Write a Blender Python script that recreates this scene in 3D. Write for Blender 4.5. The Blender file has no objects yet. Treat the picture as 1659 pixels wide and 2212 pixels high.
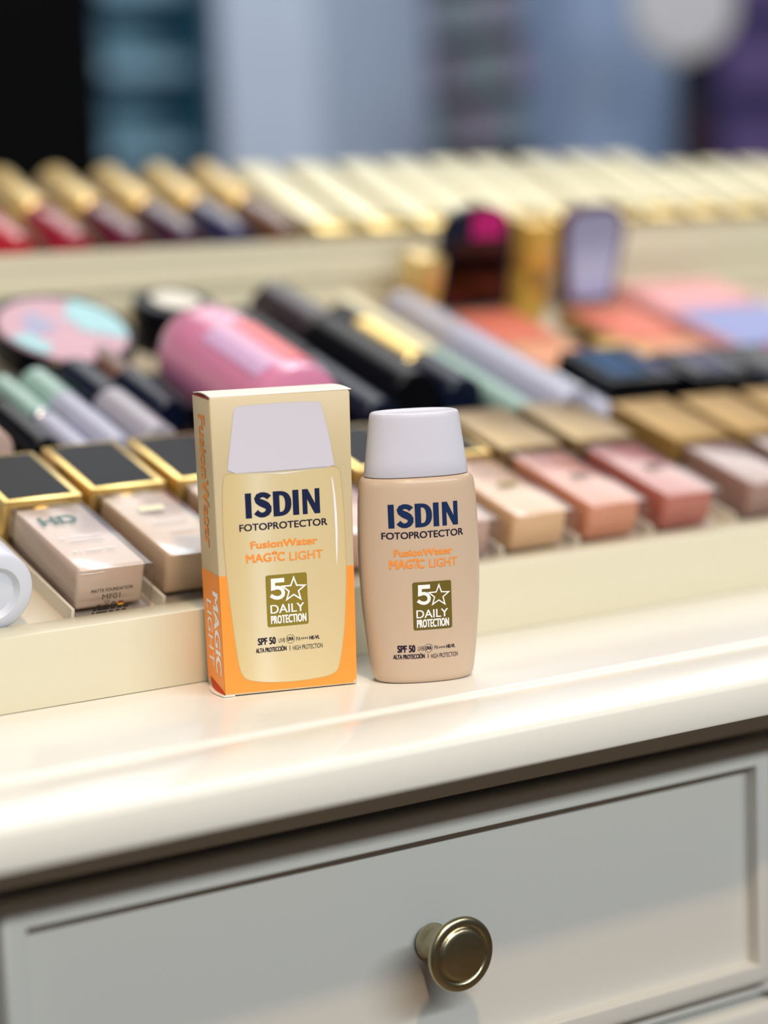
import bpy, bmesh, math, random
from math import sin, cos, radians, pi, sqrt
from mathutils import Vector, Matrix
random.seed(7)
S = bpy.context.scene
COL = S.collection

# ------------------------------------------------------------------ camera
cam = bpy.data.cameras.new('camera')
cam.sensor_fit = 'VERTICAL'
cam.sensor_height = 24.0
cam.lens = 4900.0 / 2212.0 * 24.0
cam.clip_start = 0.02
cam.clip_end = 60
cam.dof.use_dof = True
cam.dof.focus_distance = 0.935
cam.dof.aperture_fstop = cam.lens / 29.0
cam_o = bpy.data.objects.new('camera', cam)
COL.objects.link(cam_o)
ps, pp, rr = radians(33.0), radians(7.95), radians(2.15)
fw = Vector((sin(ps) * cos(pp), cos(ps) * cos(pp), -sin(pp)))
rt = Vector((cos(ps), -sin(ps), 0))
up = rt.cross(fw)
rt2 = rt * cos(rr) - up * sin(rr)
up2 = up * cos(rr) + rt * sin(rr)
M = Matrix((rt2, up2, -fw)).transposed().to_4x4()
M.translation = Vector((-0.4383, -0.7991, 0.2011))
cam_o.matrix_world = M
S.camera = cam_o

# ------------------------------------------------------------------ light
S.view_settings.view_transform = 'Standard'
S.view_settings.look = 'None'
S.view_settings.gamma = 1.0
S.view_settings.exposure = -0.22
S.view_settings.use_curve_mapping = False
S.cycles.use_denoising = True
S.cycles.max_bounces = 10
S.cycles.transmission_bounces = 8
S.cycles.caustics_reflective = False
S.cycles.caustics_refractive = False

w = bpy.data.worlds.new('shop_ambience')
S.world = w
w.use_nodes = True
bg = w.node_tree.nodes['Background']
bg.inputs[0].default_value = (0.70, 0.72, 0.84, 1)
bg.inputs[1].default_value = 0.11


def area(name, loc, target, size, power, color, spread=180, size_y=None):
    l = bpy.data.lights.new(name, 'AREA')
    l.shape = 'DISK'
    l.size = size
    if size_y:
        l.shape = 'RECTANGLE'
        l.size_y = size_y
    l.energy = power
    l.color = color
    l.spread = radians(spread)
    o = bpy.data.objects.new(name, l)
    COL.objects.link(o)
    o.location = loc
    o.rotation_euler = (Vector(target) - Vector(loc)).to_track_quat('-Z', 'Y').to_euler()
    return o


T0 = (0.05, -0.05, -0.05)
area('warm_ceiling_spot', (-0.26, -1.00, 1.56), T0, 0.10, 20.0, (1.0, 0.71, 0.44))
lo_ = area('cool_linear_ceiling_lamp', (0.35, -2.25, 1.47), (0.35, -.05, -.05), 3.2, 78.0, (0.88, 0.965, 1.0), size_y=0.16)
area('left_fill_light', (-2.3, -0.1, 1.35), (0.0, 0.0, 0.08), 0.7, 13.0, (1.0, 0.96, 0.90))  # added fill that brightens the carton's left side
area('display_fill_light', (1.3, 1.5, 1.9), (0.3, 0.2, 0), 2.6, 50.0, (1.0, 0.985, 0.95))  # added soft fill from above, also mirrored in the gold tubes
area('back_fill_light', (0.9, 0.9, 1.75), (1.5, 2.2, 0.2), 0.8, 17.0, (0.80, 0.90, 1.0))  # added bluish fill for the fittings behind


# ------------------------------------------------------------------ helpers
def lin(c):
    r = []
    for v in c:
        v /= 255.0
        r.append(v / 12.92 if v <= 0.04045 else ((v + 0.055) / 1.055) ** 2.4)
    return tuple(r) + (1.0,)


def mat(name, rgb, rough=0.5, metal=0.0, trans=0.0, coat=0.0, bump=0.0, bscale=300.0,
        spec=0.5, var=0.0, vscale=30.0, ior=1.45, emit=0.0, sub=0.0, alpha=1.0):
    m = bpy.data.materials.new(name)
    m.use_nodes = True
    nt = m.node_tree
    b = nt.nodes['Principled BSDF']
    c = lin(rgb)
    b.inputs['Base Color'].default_value = c
    b.inputs['Roughness'].default_value = rough
    b.inputs['Metallic'].default_value = metal
    b.inputs['Transmission Weight'].default_value = trans
    b.inputs['Coat Weight'].default_value = coat
    b.inputs['Coat Roughness'].default_value = 0.08
    b.inputs['Specular IOR Level'].default_value = spec
    b.inputs['IOR'].default_value = ior
    b.inputs['Alpha'].default_value = alpha
    if sub:
        b.inputs['Subsurface Weight'].default_value = sub
        b.inputs['Subsurface Radius'].default_value = (0.004, 0.003, 0.002)
    if emit:
        b.inputs['Emission Color'].default_value = c
        b.inputs['Emission Strength'].default_value = emit
    tc = nt.nodes.new('ShaderNodeTexCoord')
    if var:
        n = nt.nodes.new('ShaderNodeTexNoise')
        n.inputs['Scale'].default_value = vscale
        n.inputs['Detail'].default_value = 4
        nt.links.new(tc.outputs['Object'], n.inputs['Vector'])
        mx = nt.nodes.new('ShaderNodeMix')
        mx.data_type = 'RGBA'
        mx.inputs[6].default_value = tuple(v * (1 - var) for v in c[:3]) + (1,)
        mx.inputs[7].default_value = tuple(min(1, v * (1 + var)) for v in c[:3]) + (1,)
        nt.links.new(n.outputs['Fac'], mx.inputs[0])
        nt.links.new(mx.outputs[2], b.inputs['Base Color'])
    if bump:
        n2 = nt.nodes.new('ShaderNodeTexNoise')
        n2.inputs['Scale'].default_value = bscale
        n2.inputs['Detail'].default_value = 3
        nt.links.new(tc.outputs['Object'], n2.inputs['Vector'])
        bp = nt.nodes.new('ShaderNodeBump')
        bp.inputs['Strength'].default_value = bump
        bp.inputs['Distance'].default_value = 0.001
        nt.links.new(n2.outputs['Fac'], bp.inputs['Height'])
        nt.links.new(bp.outputs[0], b.inputs['Normal'])
    return m


def link(name, bm, m, parent=None, smooth=True, mtx=None):
    me = bpy.data.meshes.new(name)
    if mtx is not None:
        bm.transform(mtx)
    bm.normal_update()
    bm.to_mesh(me)
    bm.free()
    ms = m if isinstance(m, (list, tuple)) else [m]
    for q in ms:
        me.materials.append(q)
    if smooth:
        for p in me.polygons:
            p.use_smooth = True
        me.set_sharp_from_angle(angle=radians(38))
    o = bpy.data.objects.new(name, me)
    COL.objects.link(o)
    if parent:
        o.parent = parent
    return o


def tag(o, label=None, cat=None, group=None, kind=None):
    if label: o['label'] = label
    if cat: o['category'] = cat
    if group: o['group'] = group
    if kind: o['kind'] = kind
    return o


def thing(name, label, cat, loc=(0, 0, 0), rot=(0, 0, 0), group=None):
    o = bpy.data.objects.new(name, None)
    o.empty_display_size = 0.01
    COL.objects.link(o)
    o.location = loc
    o.rotation_euler = rot
    return tag(o, label, cat, group)


def bm_box(x0, x1, y0, y1, z0, z1, bev=0.0, seg=3, bm=None):
    b = bmesh.new()
    bmesh.ops.create_cube(b, size=1.0)
    for v in b.verts:
        v.co = Vector((x0 + (v.co.x + .5) * (x1 - x0), y0 + (v.co.y + .5) * (y1 - y0), z0 + (v.co.z + .5) * (z1 - z0)))
    if bev > 0:
        bmesh.ops.bevel(b, geom=b.edges[:], offset=bev, segments=seg, affect='EDGES', profile=0.5)
    if bm is None:
        return b
    me = bpy.data.meshes.new('tmp')
    b.to_mesh(me)
    b.free()
    bm.from_mesh(me)
    bpy.data.meshes.remove(me)
    return bm


def loft(rings, close_start=True, close_end=True, bm=None):
    b = bm or bmesh.new()
    vs = [[b.verts.new(p) for p in r] for r in rings]
    n = len(rings[0])
    for i in range(len(rings) - 1):
        for j in range(n):
            k = (j + 1) % n
            b.faces.new((vs[i][j], vs[i][k], vs[i + 1][k], vs[i + 1][j]))
    if close_start:
        b.faces.new(list(reversed(vs[0])))
    if close_end:
        b.faces.new(vs[-1])
    bmesh.ops.recalc_face_normals(b, faces=b.faces[:])
    return b


def lathe(profile, axis='Z', n=48, bm=None):
    """profile: (radius, distance along the axis)"""
    rings = []
    for r, d in profile:
        r = max(r, 1e-5)
        ring = []
        for k in range(n):
            a = 2 * pi * k / n
            if axis == 'Z':
                ring.append((r * cos(a), r * sin(a), d))
            elif axis == 'Y':
                ring.append((r * cos(a), d, r * sin(a)))
            else:
                ring.append((r * cos(a), -d, r * sin(a)))
        rings.append(ring)
    return loft(rings, bm=bm)


def prism_x(prof, x0, x1, nx=1):
    """closed YZ profile pulled along X"""
    rings = [[(x0 + (x1 - x0) * i / nx, y, z) for y, z in prof] for i in range(nx + 1)]
    return loft(rings)


def framed_panel(x0, x1, z0, z1, rings):
    """front panel facing -Y; rings: (inset, y)"""
    rr_ = []
    for ins, y in rings:
        rr_.append([(x0 + ins, y, z0 + ins), (x1 - ins, y, z0 + ins), (x1 - ins, y, z1 - ins), (x0 + ins, y, z1 - ins)])
    return loft(rr_)


def poly(points, y=0.0):
    b = bmesh.new()
    f = b.faces.new([b.verts.new((p[0], y, p[1])) for p in points])
    bmesh.ops.triangulate(b, faces=[f])
    return b


def smooth_poly(points, it=2):
    p = list(points)
    for _ in range(it):
        q = []
        n = len(p)
        for i in range(n):
            a, c = p[i], p[(i + 1) % n]
            q.append((a[0] * .75 + c[0] * .25, a[1] * .75 + c[1] * .25))
            q.append((a[0] * .25 + c[0] * .75, a[1] * .25 + c[1] * .75))
        p = q
    return p


def text_raw(s, bold=0.0, space=1.0):
    cu = bpy.data.curves.new('t', 'FONT')
    cu.body = s
    cu.size = 1.0
    cu.offset = bold
    cu.space_character = space
    cu.resolution_u = 6
    o = bpy.data.objects.new('t', cu)
    COL.objects.link(o)
    dg = bpy.context.evaluated_depsgraph_get()
    dg.update()
    me = bpy.data.meshes.new_from_object(o.evaluated_get(dg))
    bpy.data.objects.remove(o)
    bpy.data.curves.remove(cu)
    return me


_caps = {}


def text_bm(s, x0, x1, zb, zt, bold=0.0, space=1.0, y=0.0, bm=None):
    """flat lettering in the XZ plane: baseline zb, cap height zt, spanning x0..x1"""
    if 'H' not in _caps:
        me = text_raw('H', 0.0)
        ys = [v.co.y for v in me.vertices]
        _caps['H'] = (min(ys), max(ys))
        bpy.data.meshes.remove(me)
    lo, hi = _caps['H']
    bm = bm or bmesh.new()
    me = text_raw(s, 0.0, space)
    xs = [v.co.x for v in me.vertices]
    a, b_ = min(xs), max(xs)
    e = max(bold, 0.0) * (zt - zb) * 1.45
    base = [v.co.copy() for v in me.vertices]
    shifts = [(0, 0)] if e == 0 else [(-e, -e * .6), (e, -e * .6), (-e, e * .6), (e, e * .6), (0, 0)]
    for k_, (dx, dz) in enumerate(shifts):
        for v, c in zip(me.vertices, base):
            v.co = Vector((x0 + e + (c.x - a) / (b_ - a) * (x1 - x0 - 2 * e) + dx, y - k_ * 1.2e-5, zb + e * .6 + (c.y - lo) / (hi - lo) * (zt - zb - 1.2 * e) + dz))
        bm.from_mesh(me)
    bpy.data.meshes.remove(me)
    return bm


def strokes(segs, wd, y=0.0, bm=None):
    """list of polylines of (x,z) drawn with a pen of width wd"""
    bm = bm or bmesh.new()
    for pl, closed in segs:
        n = len(pl)
        L, R_ = [], []
        for i in range(n):
            p = Vector(pl[i])
            if closed:
                a, c = Vector(pl[i - 1]), Vector(pl[(i + 1) % n])
            else:
                a, c = Vector(pl[max(i - 1, 0)]), Vector(pl[min(i + 1, n - 1)])
            d1 = (p - a).normalized() if (p - a).length > 0 else (c - p).normalized()
            d2 = (c - p).normalized() if (c - p).length > 0 else d1
            t = (d1 + d2)
            t = t.normalized() if t.length > 1e-6 else d1
            nn = Vector((-t.y, t.x))
            k = wd / 2 / max(0.35, abs(nn.dot(Vector((-d1.y, d1.x)))))
            L.append(bm.verts.new((p.x + nn.x * k, y, p.y + nn.y * k)))
            R_.append(bm.verts.new((p.x - nn.x * k, y, p.y - nn.y * k)))
        m = n if closed else n - 1
        for i in range(m):
            j = (i + 1) % n
            bm.faces.new((L[i], R_[i], R_[j], L[j]))
    return bm


def star_pts(cx, cz, R_, r_, rot=0):
    return [(cx + (R_ if k % 2 == 0 else r_) * sin(rot + k * pi / 5), cz + (R_ if k % 2 == 0 else r_) * cos(rot + k * pi / 5)) for k in range(10)]


def isdin(x0, x1, zb, zt):
    """the heavy five-letter word drawn stroke by stroke, 0..1 in both directions"""
    b = bmesh.new()
    W_, H_ = x1 - x0, zt - zb

    def P(u, v): return (x0 + u * W_, zb + v * H_)

    def quad(pts, y=0.0):
        f = b.faces.new([b.verts.new((P(*q)[0], y, P(*q)[1])) for q in pts])
        return f
    quad([(0, 0), (.082, 0), (.082, 1), (0, 1)])
    quad([(.635, 0), (.717, 0), (.717, 1), (.635, 1)])
    # N
    quad([(.765, 0), (.83, 0), (.83, 1), (.765, 1)])
    quad([(.935, 0), (1.0, 0), (1.0, 1), (.935, 1)])
    quad([(.765, 1), (.840, 1), (1.0, 0), (.925, 0)], -8e-6)
    # D : outer and inner half-rounds
    def dcurve(xa, xb, ylo, yhi, rx, n=14):
        out = [(xa, ylo)]
        for k in range(n + 1):
            a = -pi / 2 + pi * k / n
            out.append((xb - rx + rx * (max(cos(a), 0) ** .85), (ylo + yhi) / 2 + (yhi - ylo) / 2 * (abs(sin(a)) ** .85) * (1 if a > 0 else -1)))
        out.append((xa, yhi))
        return out
    o_, i_ = dcurve(.372, .617, 0, 1, .165), dcurve(.458, .532, .17, .83, .058)
    vo = [b.verts.new((P(*q)[0], 0, P(*q)[1])) for q in o_]
    vi = [b.verts.new((P(*q)[0], 0, P(*q)[1])) for q in i_]
    for k in range(len(vo)):
        j = (k + 1) % len(vo)
        b.faces.new((vo[k], vo[j], vi[j], vi[k]))
    # S : a thick ribbon along its spine
    sp = [(.320, .770), (.312, .800), (.292, .855), (.252, .902), (.214, .902), (.176, .855), (.160, .765), (.170, .675), (.204, .600), (.245, .537),
          (.285, .465), (.309, .365), (.308, .255), (.286, .160), (.244, .100), (.200, .102), (.163, .165), (.146, .215), (.138, .240)]
    wds = [.225, .225, .215, .205, .205, .225, .245, .26, .285, .30, .285, .26, .245, .225, .205, .205, .215, .225, .225]
    asp = H_ / W_
    L, R_ = [], []
    for i, (u, v) in enumerate(sp):
        a = sp[max(i - 1, 0)]
        c = sp[min(i + 1, len(sp) - 1)]
        t = Vector(((c[0] - a[0]), (c[1] - a[1]) * asp)).normalized()
        nn = Vector((-t.y, t.x))
        hw = wds[i] / 2 * asp * 1.0
        pu, pv = u + nn.x * hw, v + nn.y * hw / asp
        qu, qv = u - nn.x * hw, v - nn.y * hw / asp
        L.append(b.verts.new((P(pu, pv)[0], 0, P(pu, pv)[1])))
        R_.append(b.verts.new((P(qu, qv)[0], 0, P(qu, qv)[1])))
    for i in range(len(sp) - 1):
        b.faces.new((L[i], R_[i], R_[i + 1], L[i + 1]))
    return b


def slab_out(bm, t=0.00003):
    """nothing: print stays a flat layer of ink"""
    bmesh.ops.recalc_face_normals(bm, faces=bm.faces[:])
    for f in bm.faces:
        if f.normal.y > 0:
            f.normal_flip()
    return bm


# ------------------------------------------------------------------ materials
M_cream = mat('cream_lacquer', (230, 228, 220), rough=0.24, bump=0.05, bscale=900, coat=0.25)
M_cream2 = mat('cream_lacquer_display', (214, 208, 184), rough=0.35, coat=0.1)
M_cabinet = mat('cream_painted_cabinet', (204, 201, 194), rough=0.42, bump=0.03, bscale=700)
M_floor = mat('brown_shop_floor', (104, 82, 56), rough=0.4, var=0.2, vscale=2)
M_gold = mat('polished_gold', (232, 200, 126), rough=0.26, metal=0.85)
M_goldcap = mat('champagne_gold_cap', (236, 204, 132), rough=0.3, metal=0.5, coat=0.3)
M_gold_soft = mat('satin_pale_gold', (222, 214, 178), rough=0.42, metal=0.3, coat=0.1)
M_gold_dull = mat('aged_gold', (168, 134, 76), rough=0.45, metal=0.5)
M_black = mat('black_gloss_plastic', (8, 9, 15), rough=0.25, spec=0.2)
M_capreflect = mat('dark_cap_reflection', (12, 12, 16), rough=0.35, spec=0.08)  # reflection of a dark ceiling on the gold caps, put into the colour
M_bronzegold = mat('bronze_gold_cap', (150, 126, 86), rough=0.35, metal=0.6)
M_navy = mat('midnight_blue_plastic', (14, 22, 44), rough=0.25, spec=0.35)
M_blackmat = mat('black_matte_panel', (6, 6, 7), rough=0.9, spec=0.1)
M_glass = mat('clear_glass', (250, 246, 240), rough=0.06)


def thin_glass(m):
    nt = m.node_tree
    out = nt.nodes['Material Output']
    tr = nt.nodes.new('ShaderNodeBsdfTransparent')
    tr.inputs[0].default_value = (0.93, 0.92, 0.955, 1)
    gl = nt.nodes.new('ShaderNodeBsdfGlossy')
    gl.inputs['Roughness'].default_value = 0.12
    lw = nt.nodes.new('ShaderNodeLayerWeight')
    lw.inputs[0].default_value = 0.5
    pw = nt.nodes.new('ShaderNodeMath')
    pw.operation = 'POWER'
    pw.inputs[1].default_value = 3.5
    nt.links.new(lw.outputs['Facing'], pw.inputs[0])
    ma = nt.nodes.new('ShaderNodeMath')
    ma.operation = 'MULTIPLY_ADD'
    ma.inputs[1].default_value = 0.75
    ma.inputs[2].default_value = 0.06
    nt.links.new(pw.outputs[0], ma.inputs[0])
    mx = nt.nodes.new('ShaderNodeMixShader')
    nt.links.new(ma.outputs[0], mx.inputs[0])
    nt.links.new(tr.outputs[0], mx.inputs[1])
    nt.links.new(gl.outputs[0], mx.inputs[2])
    nt.links.new(mx.outputs[0], out.inputs[0])


thin_glass(M_glass)
M_frost = mat('milky_clear_plastic', (225, 222, 238), rough=0.22, trans=0.5)
M_white = mat('white_plastic', (238, 238, 242), rough=0.35, sub=0.1)
M_nickel = mat('antique_nickel', (182, 172, 140), rough=0.27, metal=1.0, var=0.12, vscale=180, bump=0.08, bscale=1500)
M_ink_navy = mat('navy_ink', (20, 30, 66), rough=0.6, spec=0.25)
M_ink_dark = mat('dark_plum_ink', (34, 24, 50), rough=0.6, spec=0.25)
M_ink_orange = mat('orange_ink', (246, 148, 58), rough=0.5)
M_ink_white = mat('white_ink', (244, 243, 244), rough=0.5)
M_ink_olive = mat('olive_ink', (138, 121, 38), rough=0.5)
M_ink_olive2 = mat('deep_olive_ink', (104, 88, 26), rough=0.5)
M_ink_black = mat('black_ink', (24, 22, 22), rough=0.5)
M_ink_green = mat('dark_green_foil', (30, 92, 78), rough=0.3)
M_card = mat('beige_carton_card', (202, 185, 150), rough=0.42, bump=0.02, bscale=2500)
M_card_side = M_card
M_orange = mat('orange_carton_print', (252, 152, 62), rough=0.42, bump=0.02, bscale=2500)
M_cardin = mat('brown_inner_card', (120, 36, 10), rough=0.8)
M_cardwhite = mat('white_card_edge', (242, 236, 228), rough=0.6)
M_capprint = mat('lavender_grey_print', (208, 205, 218), rough=0.42)
M_bottle = mat('peach_beige_plastic', (202, 178, 155), rough=0.36, coat=0.12, bump=0.04, bscale=1800, sub=0.05)
M_cap = mat('white_cap_plastic', (208, 208, 222), rough=0.38, sub=0.15)


def bottle_print_mat():
    m = mat('printed_bottle_beige', (226, 206, 158), rough=0.42)
    nt = m.node_tree
    b = nt.nodes['Principled BSDF']
    tc = nt.nodes.new('ShaderNodeTexCoord')
    sx = nt.nodes.new('ShaderNodeSeparateXYZ')
    nt.links.new(tc.outputs['Object'], sx.inputs[0])
    mr = nt.nodes.new('ShaderNodeMapRange')
    mr.inputs[1].default_value = 0.0
    mr.inputs[2].default_value = 0.060
    nt.links.new(sx.outputs[0], mr.inputs[0])
    cr = nt.nodes.new('ShaderNodeValToRGB')
    cr.color_ramp.interpolation = 'B_SPLINE'
    e = cr.color_ramp.elements
    e[0].position = 0.04
    e[0].color = lin((210, 186, 138))
    e[1].position = 0.95
    e[1].color = lin((206, 184, 138))
    for p, c in ((.12, (211, 191, 143)), (.20, (214, 196, 152)), (.29, (226, 214, 186)), (.40, (214, 197, 155)), (.7, (212, 194, 151)), (.86, (210, 191, 147))):
        x = e.new(p)
        x.color = lin(c)
    nt.links.new(mr.outputs[0], cr.inputs[0])
    nt.links.new(cr.outputs[0], b.inputs['Base Color'])
    return m


M_bodyprint = bottle_print_mat()

# ------------------------------------------------------------------ setting
FZ = -0.90
fl = link('floor', bm_box(-4, 5, -5, 3.2, FZ - .05, FZ), M_floor, smooth=False)
tag(fl, 'brown shop floor under the display cabinet', 'floor', kind='structure')
wb = link('wall_back', bm_box(-4, 5, 2.7, 2.8, FZ, 2.1), mat('lavender_grey_wall', (168, 172, 196), rough=0.8, var=0.04, vscale=2), smooth=False)
tag(wb, 'pale lavender grey wall behind the shop fittings', 'wall', kind='structure')

# ------------------------------------------------------------------ cabinet
cab = thing('drawer_cabinet', 'cream painted drawer cabinet under the glossy cream countertop', 'cabinet', (0, 0, FZ))
CX0, CX1 = -0.60, 1.30


def up_(bm):
    bmesh.ops.translate(bm, verts=bm.verts[:], vec=(0, 0, -FZ))
    return bm


link('carcass', up_(bm_box(CX0, CX1, -0.0260, 0.80, FZ, -0.0222, 0.0008, 2)), M_cabinet, cab)
link('top_rail', up_(bm_box(CX0, CX1, -0.0530, -0.0262, -0.0440, -0.0222, 0.0012, 2)), M_cabinet, cab)
link('middle_rail', up_(bm_box(CX0, CX1, -0.0460, -0.0262, -0.1700, -0.1645, 0.0008, 2)), M_cabinet, cab)
RINGS = [(0.0, -0.0270), (0.0, -0.0505), (0.0006, -0.0528), (0.0022, -0.0546), (0.0040, -0.0550), (0.0100, -0.0550), (0.0104, -0.0546), (0.0108, -0.0484)]


def drawer(x0, x1, z0, z1, knob=False):
    d = link('drawer', up_(framed_panel(x0, x1, z0, z1, RINGS)), M_cabinet, cab)
    if knob:
        kx, kz = 0.0635, -0.104
        prof = [(r_, d_ if d_ < 0.008 else d_ + 0.0035) for r_, d_ in [(0.0079, 0.0), (0.0080, 0.0008), (0.0079, 0.0014), (0.0068, 0.0036), (0.0060, 0.0060), (0.0056, 0.0090), (0.0062, 0.0115),
                (0.0085, 0.0133), (0.0128, 0.0146), (0.0150, 0.0158), (0.0156, 0.0172), (0.0154, 0.0182), (0.0149, 0.0188), (0.0140, 0.0190),
                (0.0127, 0.0192), (0.0119, 0.0190), (0.0114, 0.0184), (0.0112, 0.0185), (0.0108, 0.0193), (0.0102, 0.0197), (0.0088, 0.0199), (0.0080, 0.01995), (0.006, 0.0202),
                (0.003, 0.0204), (0.0006, 0.02045)]]
        k = lathe(prof, 'F', 72)
        bmesh.ops.translate(k, verts=k.verts[:], vec=(kx, -0.0500 - 0.0001, kz - FZ))
        ko = link('knob', k, M_nickel, d)
        ko['label'] = 'round antique nickel knob with ringed face'
        nt = M_nickel.node_tree
    return d


drawer(-0.1275, 0.2497, -0.1625, -0.0488, True)
drawer(-0.5140, -0.1345, -0.1625, -0.0488)
drawer(0.2567, 0.6340, -0.1625, -0.0488)
drawer(-0.1275, 0.2497, -0.2870, -0.1720)
drawer(-0.5140, -0.1345, -0.2870, -0.1720)
drawer(0.2567, 0.6340, -0.2870, -0.1720)

top_prof = [(0.82, 0.0), (-0.0590, 0.0), (-0.0602, -0.0003), (-0.0610, -0.0010), (-0.0616, -0.0016), (-0.0626, -0.0019), (-0.0640, -0.0017), (-0.0660, -0.0011),
            (-0.0700, -0.0008), (-0.0760, -0.0009), (-0.0820, -0.0015), (-0.0880, -0.0024), (-0.0940, -0.0037), (-0.0990, -0.0050), (-0.1012, -0.0058), (-0.1025, -0.0068), (-0.1030, -0.0082),
            (-0.1030, -0.0205), (-0.1026, -0.0215), (-0.1015, -0.0220), (0.82, -0.0220)]
ct = link('countertop', prism_x(top_prof, CX0 - .02, CX1 + .02), M_cream)
tag(ct, 'glossy cream countertop with moulded front edge on the drawer cabinet', 'countertop')

# ------------------------------------------------------------------ lower display tray
A1 = radians(17.3)
O1 = Vector((0, 0.0665, 0.0302))
V1 = Vector((0, cos(A1), sin(A1)))
N1 = Vector((0, -sin(A1), cos(A1)))


def tp(X, v, h=0.0):
    return O1 + Vector((X, 0, 0)) + V1 * v + N1 * h


tray = thing('display_tray', 'cream sloping display tray with low front wall behind carton and bottle', 'display tray', (0, 0.033, 0))
YB = -0.033


def sh(bm):
    bmesh.ops.translate(bm, verts=bm.verts[:], vec=(0, YB, 0))
    return bm


link('front_wall', sh(bm_box(-0.58, 1.28, 0.0330, 0.0550, 0.0002, 0.0314, 0.0006, 2)), M_cream2, tray)
fy0, fz0 = 0.0555, O1.z - (0.0665 - 0.0555) * math.tan(A1)
fy1, fz1 = 0.383, O1.z + (0.383 - 0.0665) * math.tan(A1)
M_trayfloor = mat('tray_floor_lining', (206, 196, 176), rough=0.5)
link('sloping_floor', sh(prism_x([(fy0, fz0), (fy1, fz1), (fy1, 0.0002), (fy0, 0.0002)], -0.58, 1.28)), M_trayfloor, tray, smooth=False)
M_darkstrip = mat('dark_tray_strip', (30, 30, 38), rough=0.6)  # thin dark strip across the floor under the second row
b = bm_box(-0.56, 1.26, 0.124, 0.262, 0.00005, 0.0007)
b.transform(Matrix.Translation(tp(0, 0) + Vector((0, YB, 0))) @ Matrix.Rotation(A1, 4, 'X'))
link('dark_strip', b, M_darkstrip, tray, smooth=False)
M_div = mat('cream_divider_plastic', (228, 220, 204), rough=0.3)
for X in (-0.0395, 0.0035, 0.0475, 0.0925, 0.1385, 0.183, 0.2285, 0.2745, 0.3285, 0.3780, 0.4240, 0.4690):
    b = bm_box(-0.0007, 0.0007, 0.0, 0.118, 0, 0.007)
    b.transform(Matrix.Translation(tp(X, -0.0085) + Vector((0, YB, 0))) @ Matrix.Rotation(A1, 4, 'X'))
    link('divider', b, M_div, tray, smooth=False)

# ------------------------------------------------------------------ upper riser
YT, ZT = 0.385, 0.1755
riser = thing('display_riser', 'raised cream display shelf holding gold tubes at the back', 'display riser', (0, YT, 0))
riser_prof = [(0.0, 0.0005), (0.0, 0.1500), (-0.0030, 0.1525), (-0.0030, 0.1560), (0.0, 0.1585), (0.0, 0.1745), (0.0008, 0.1755), (0.0130, 0.1755), (0.0138, 0.1747), (0.0138, 0.1530), (0.120, 0.1960), (0.1230, 0.1960), (0.1230, 0.0005)]
link('riser_body', prism_x(riser_prof, -0.58, 1.28), M_cream2, riser, smooth=False)

# ------------------------------------------------------------------ carton
box = thing('sunscreen_carton', 'upright beige and orange sunscreen carton printed with a bottle, on the countertop', 'carton', (0, 0, 0.0), (0, 0, radians(-16)))
Wb, Db, Hb = 0.0573, 0.0315, 0.1228
# slightly tapered card body
bb = bmesh.new()
lo = [(0.0, 0.0), (0.0563, 0.0), (0.0563, Db), (0.0, Db)]
hi = [(-0.0010, 0.0), (0.0580, 0.0), (0.0580, Db), (-0.0010, Db)]


def cring(pts, z, rad):
    cx = (pts[0][0] + pts[1][0]) / 2
    out = []
    for (x, y), (sx, sy) in zip(pts, ((1, 1), (-1, 1), (-1, -1), (1, -1))):
        corner = [(0, 1), (1, 0)]
        a0 = {(1, 1): pi, (-1, 1): 1.5 * pi, (-1, -1): 0, (1, -1): .5 * pi}[(sx, sy)]
        for k in range(4):
            a = a0 + (pi / 2) * k / 3
            out.append((x + sx * rad + rad * cos(a), y + sy * rad + rad * sin(a), z))
    return out


def lerp(a, b_, t): return [(p[0] + (q[0] - p[0]) * t, p[1] + (q[1] - p[1]) * t) for p, q in zip(a, b_)]


rings = [cring(lerp(lo, hi, 0), 0.0006, .0006), cring(lerp(lo, hi, 0), 0.0012, .0006)]
for t in (.25, .5, .75): rings.append(cring(lerp(lo, hi, t), Hb * t, .0006))
rings.append(cring(hi, Hb - .0008, .0006))
ins = [(p[0] + s[0] * .0005, p[1] + s[1] * .0005) for p, s in zip(hi, ((1, 1), (-1, 1), (-1, -1), (1, -1)))]
rings.append(cring(ins, Hb, .0004))
link('carton_body', loft(rings), M_card, box)


def xl(z): return -0.0010 * z / Hb


def xr(z): return 0.0563 + 0.0017 * z / Hb


E1, E2, E3 = -0.00005, -0.00010, -0.00015
# orange lower print: front
fz = 0.0502
outl = [(xl(0) + .0004, .0016), (0.0545, .0012), (0.0558, .0022), (xr(0) - .0001, .0045), (xr(fz) - .0002, fz), (xl(fz), fz)]
link('orange_print', poly([(p[0], p[1]) for p in [(0.0000, .0013), (0.0545, .0010), (0.0558, .0024), (xr(0) - .0001, .0045), (xr(fz) - .0002, fz), (xl(fz), fz)]], E1), M_orange, box, smooth=False)
b = bmesh.new()
f = b.faces.new([b.verts.new(p) for p in ((xl(0) - .00006, 0.0002, .0013), (xl(fz) - .00006, 0.0002, fz), (xl(fz) - .00006, Db - .0003, fz - .0005), (xl(0) - .00006, Db - .0003, .0030))])
link('orange_side_print', b, M_orange, box, smooth=False)
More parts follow.
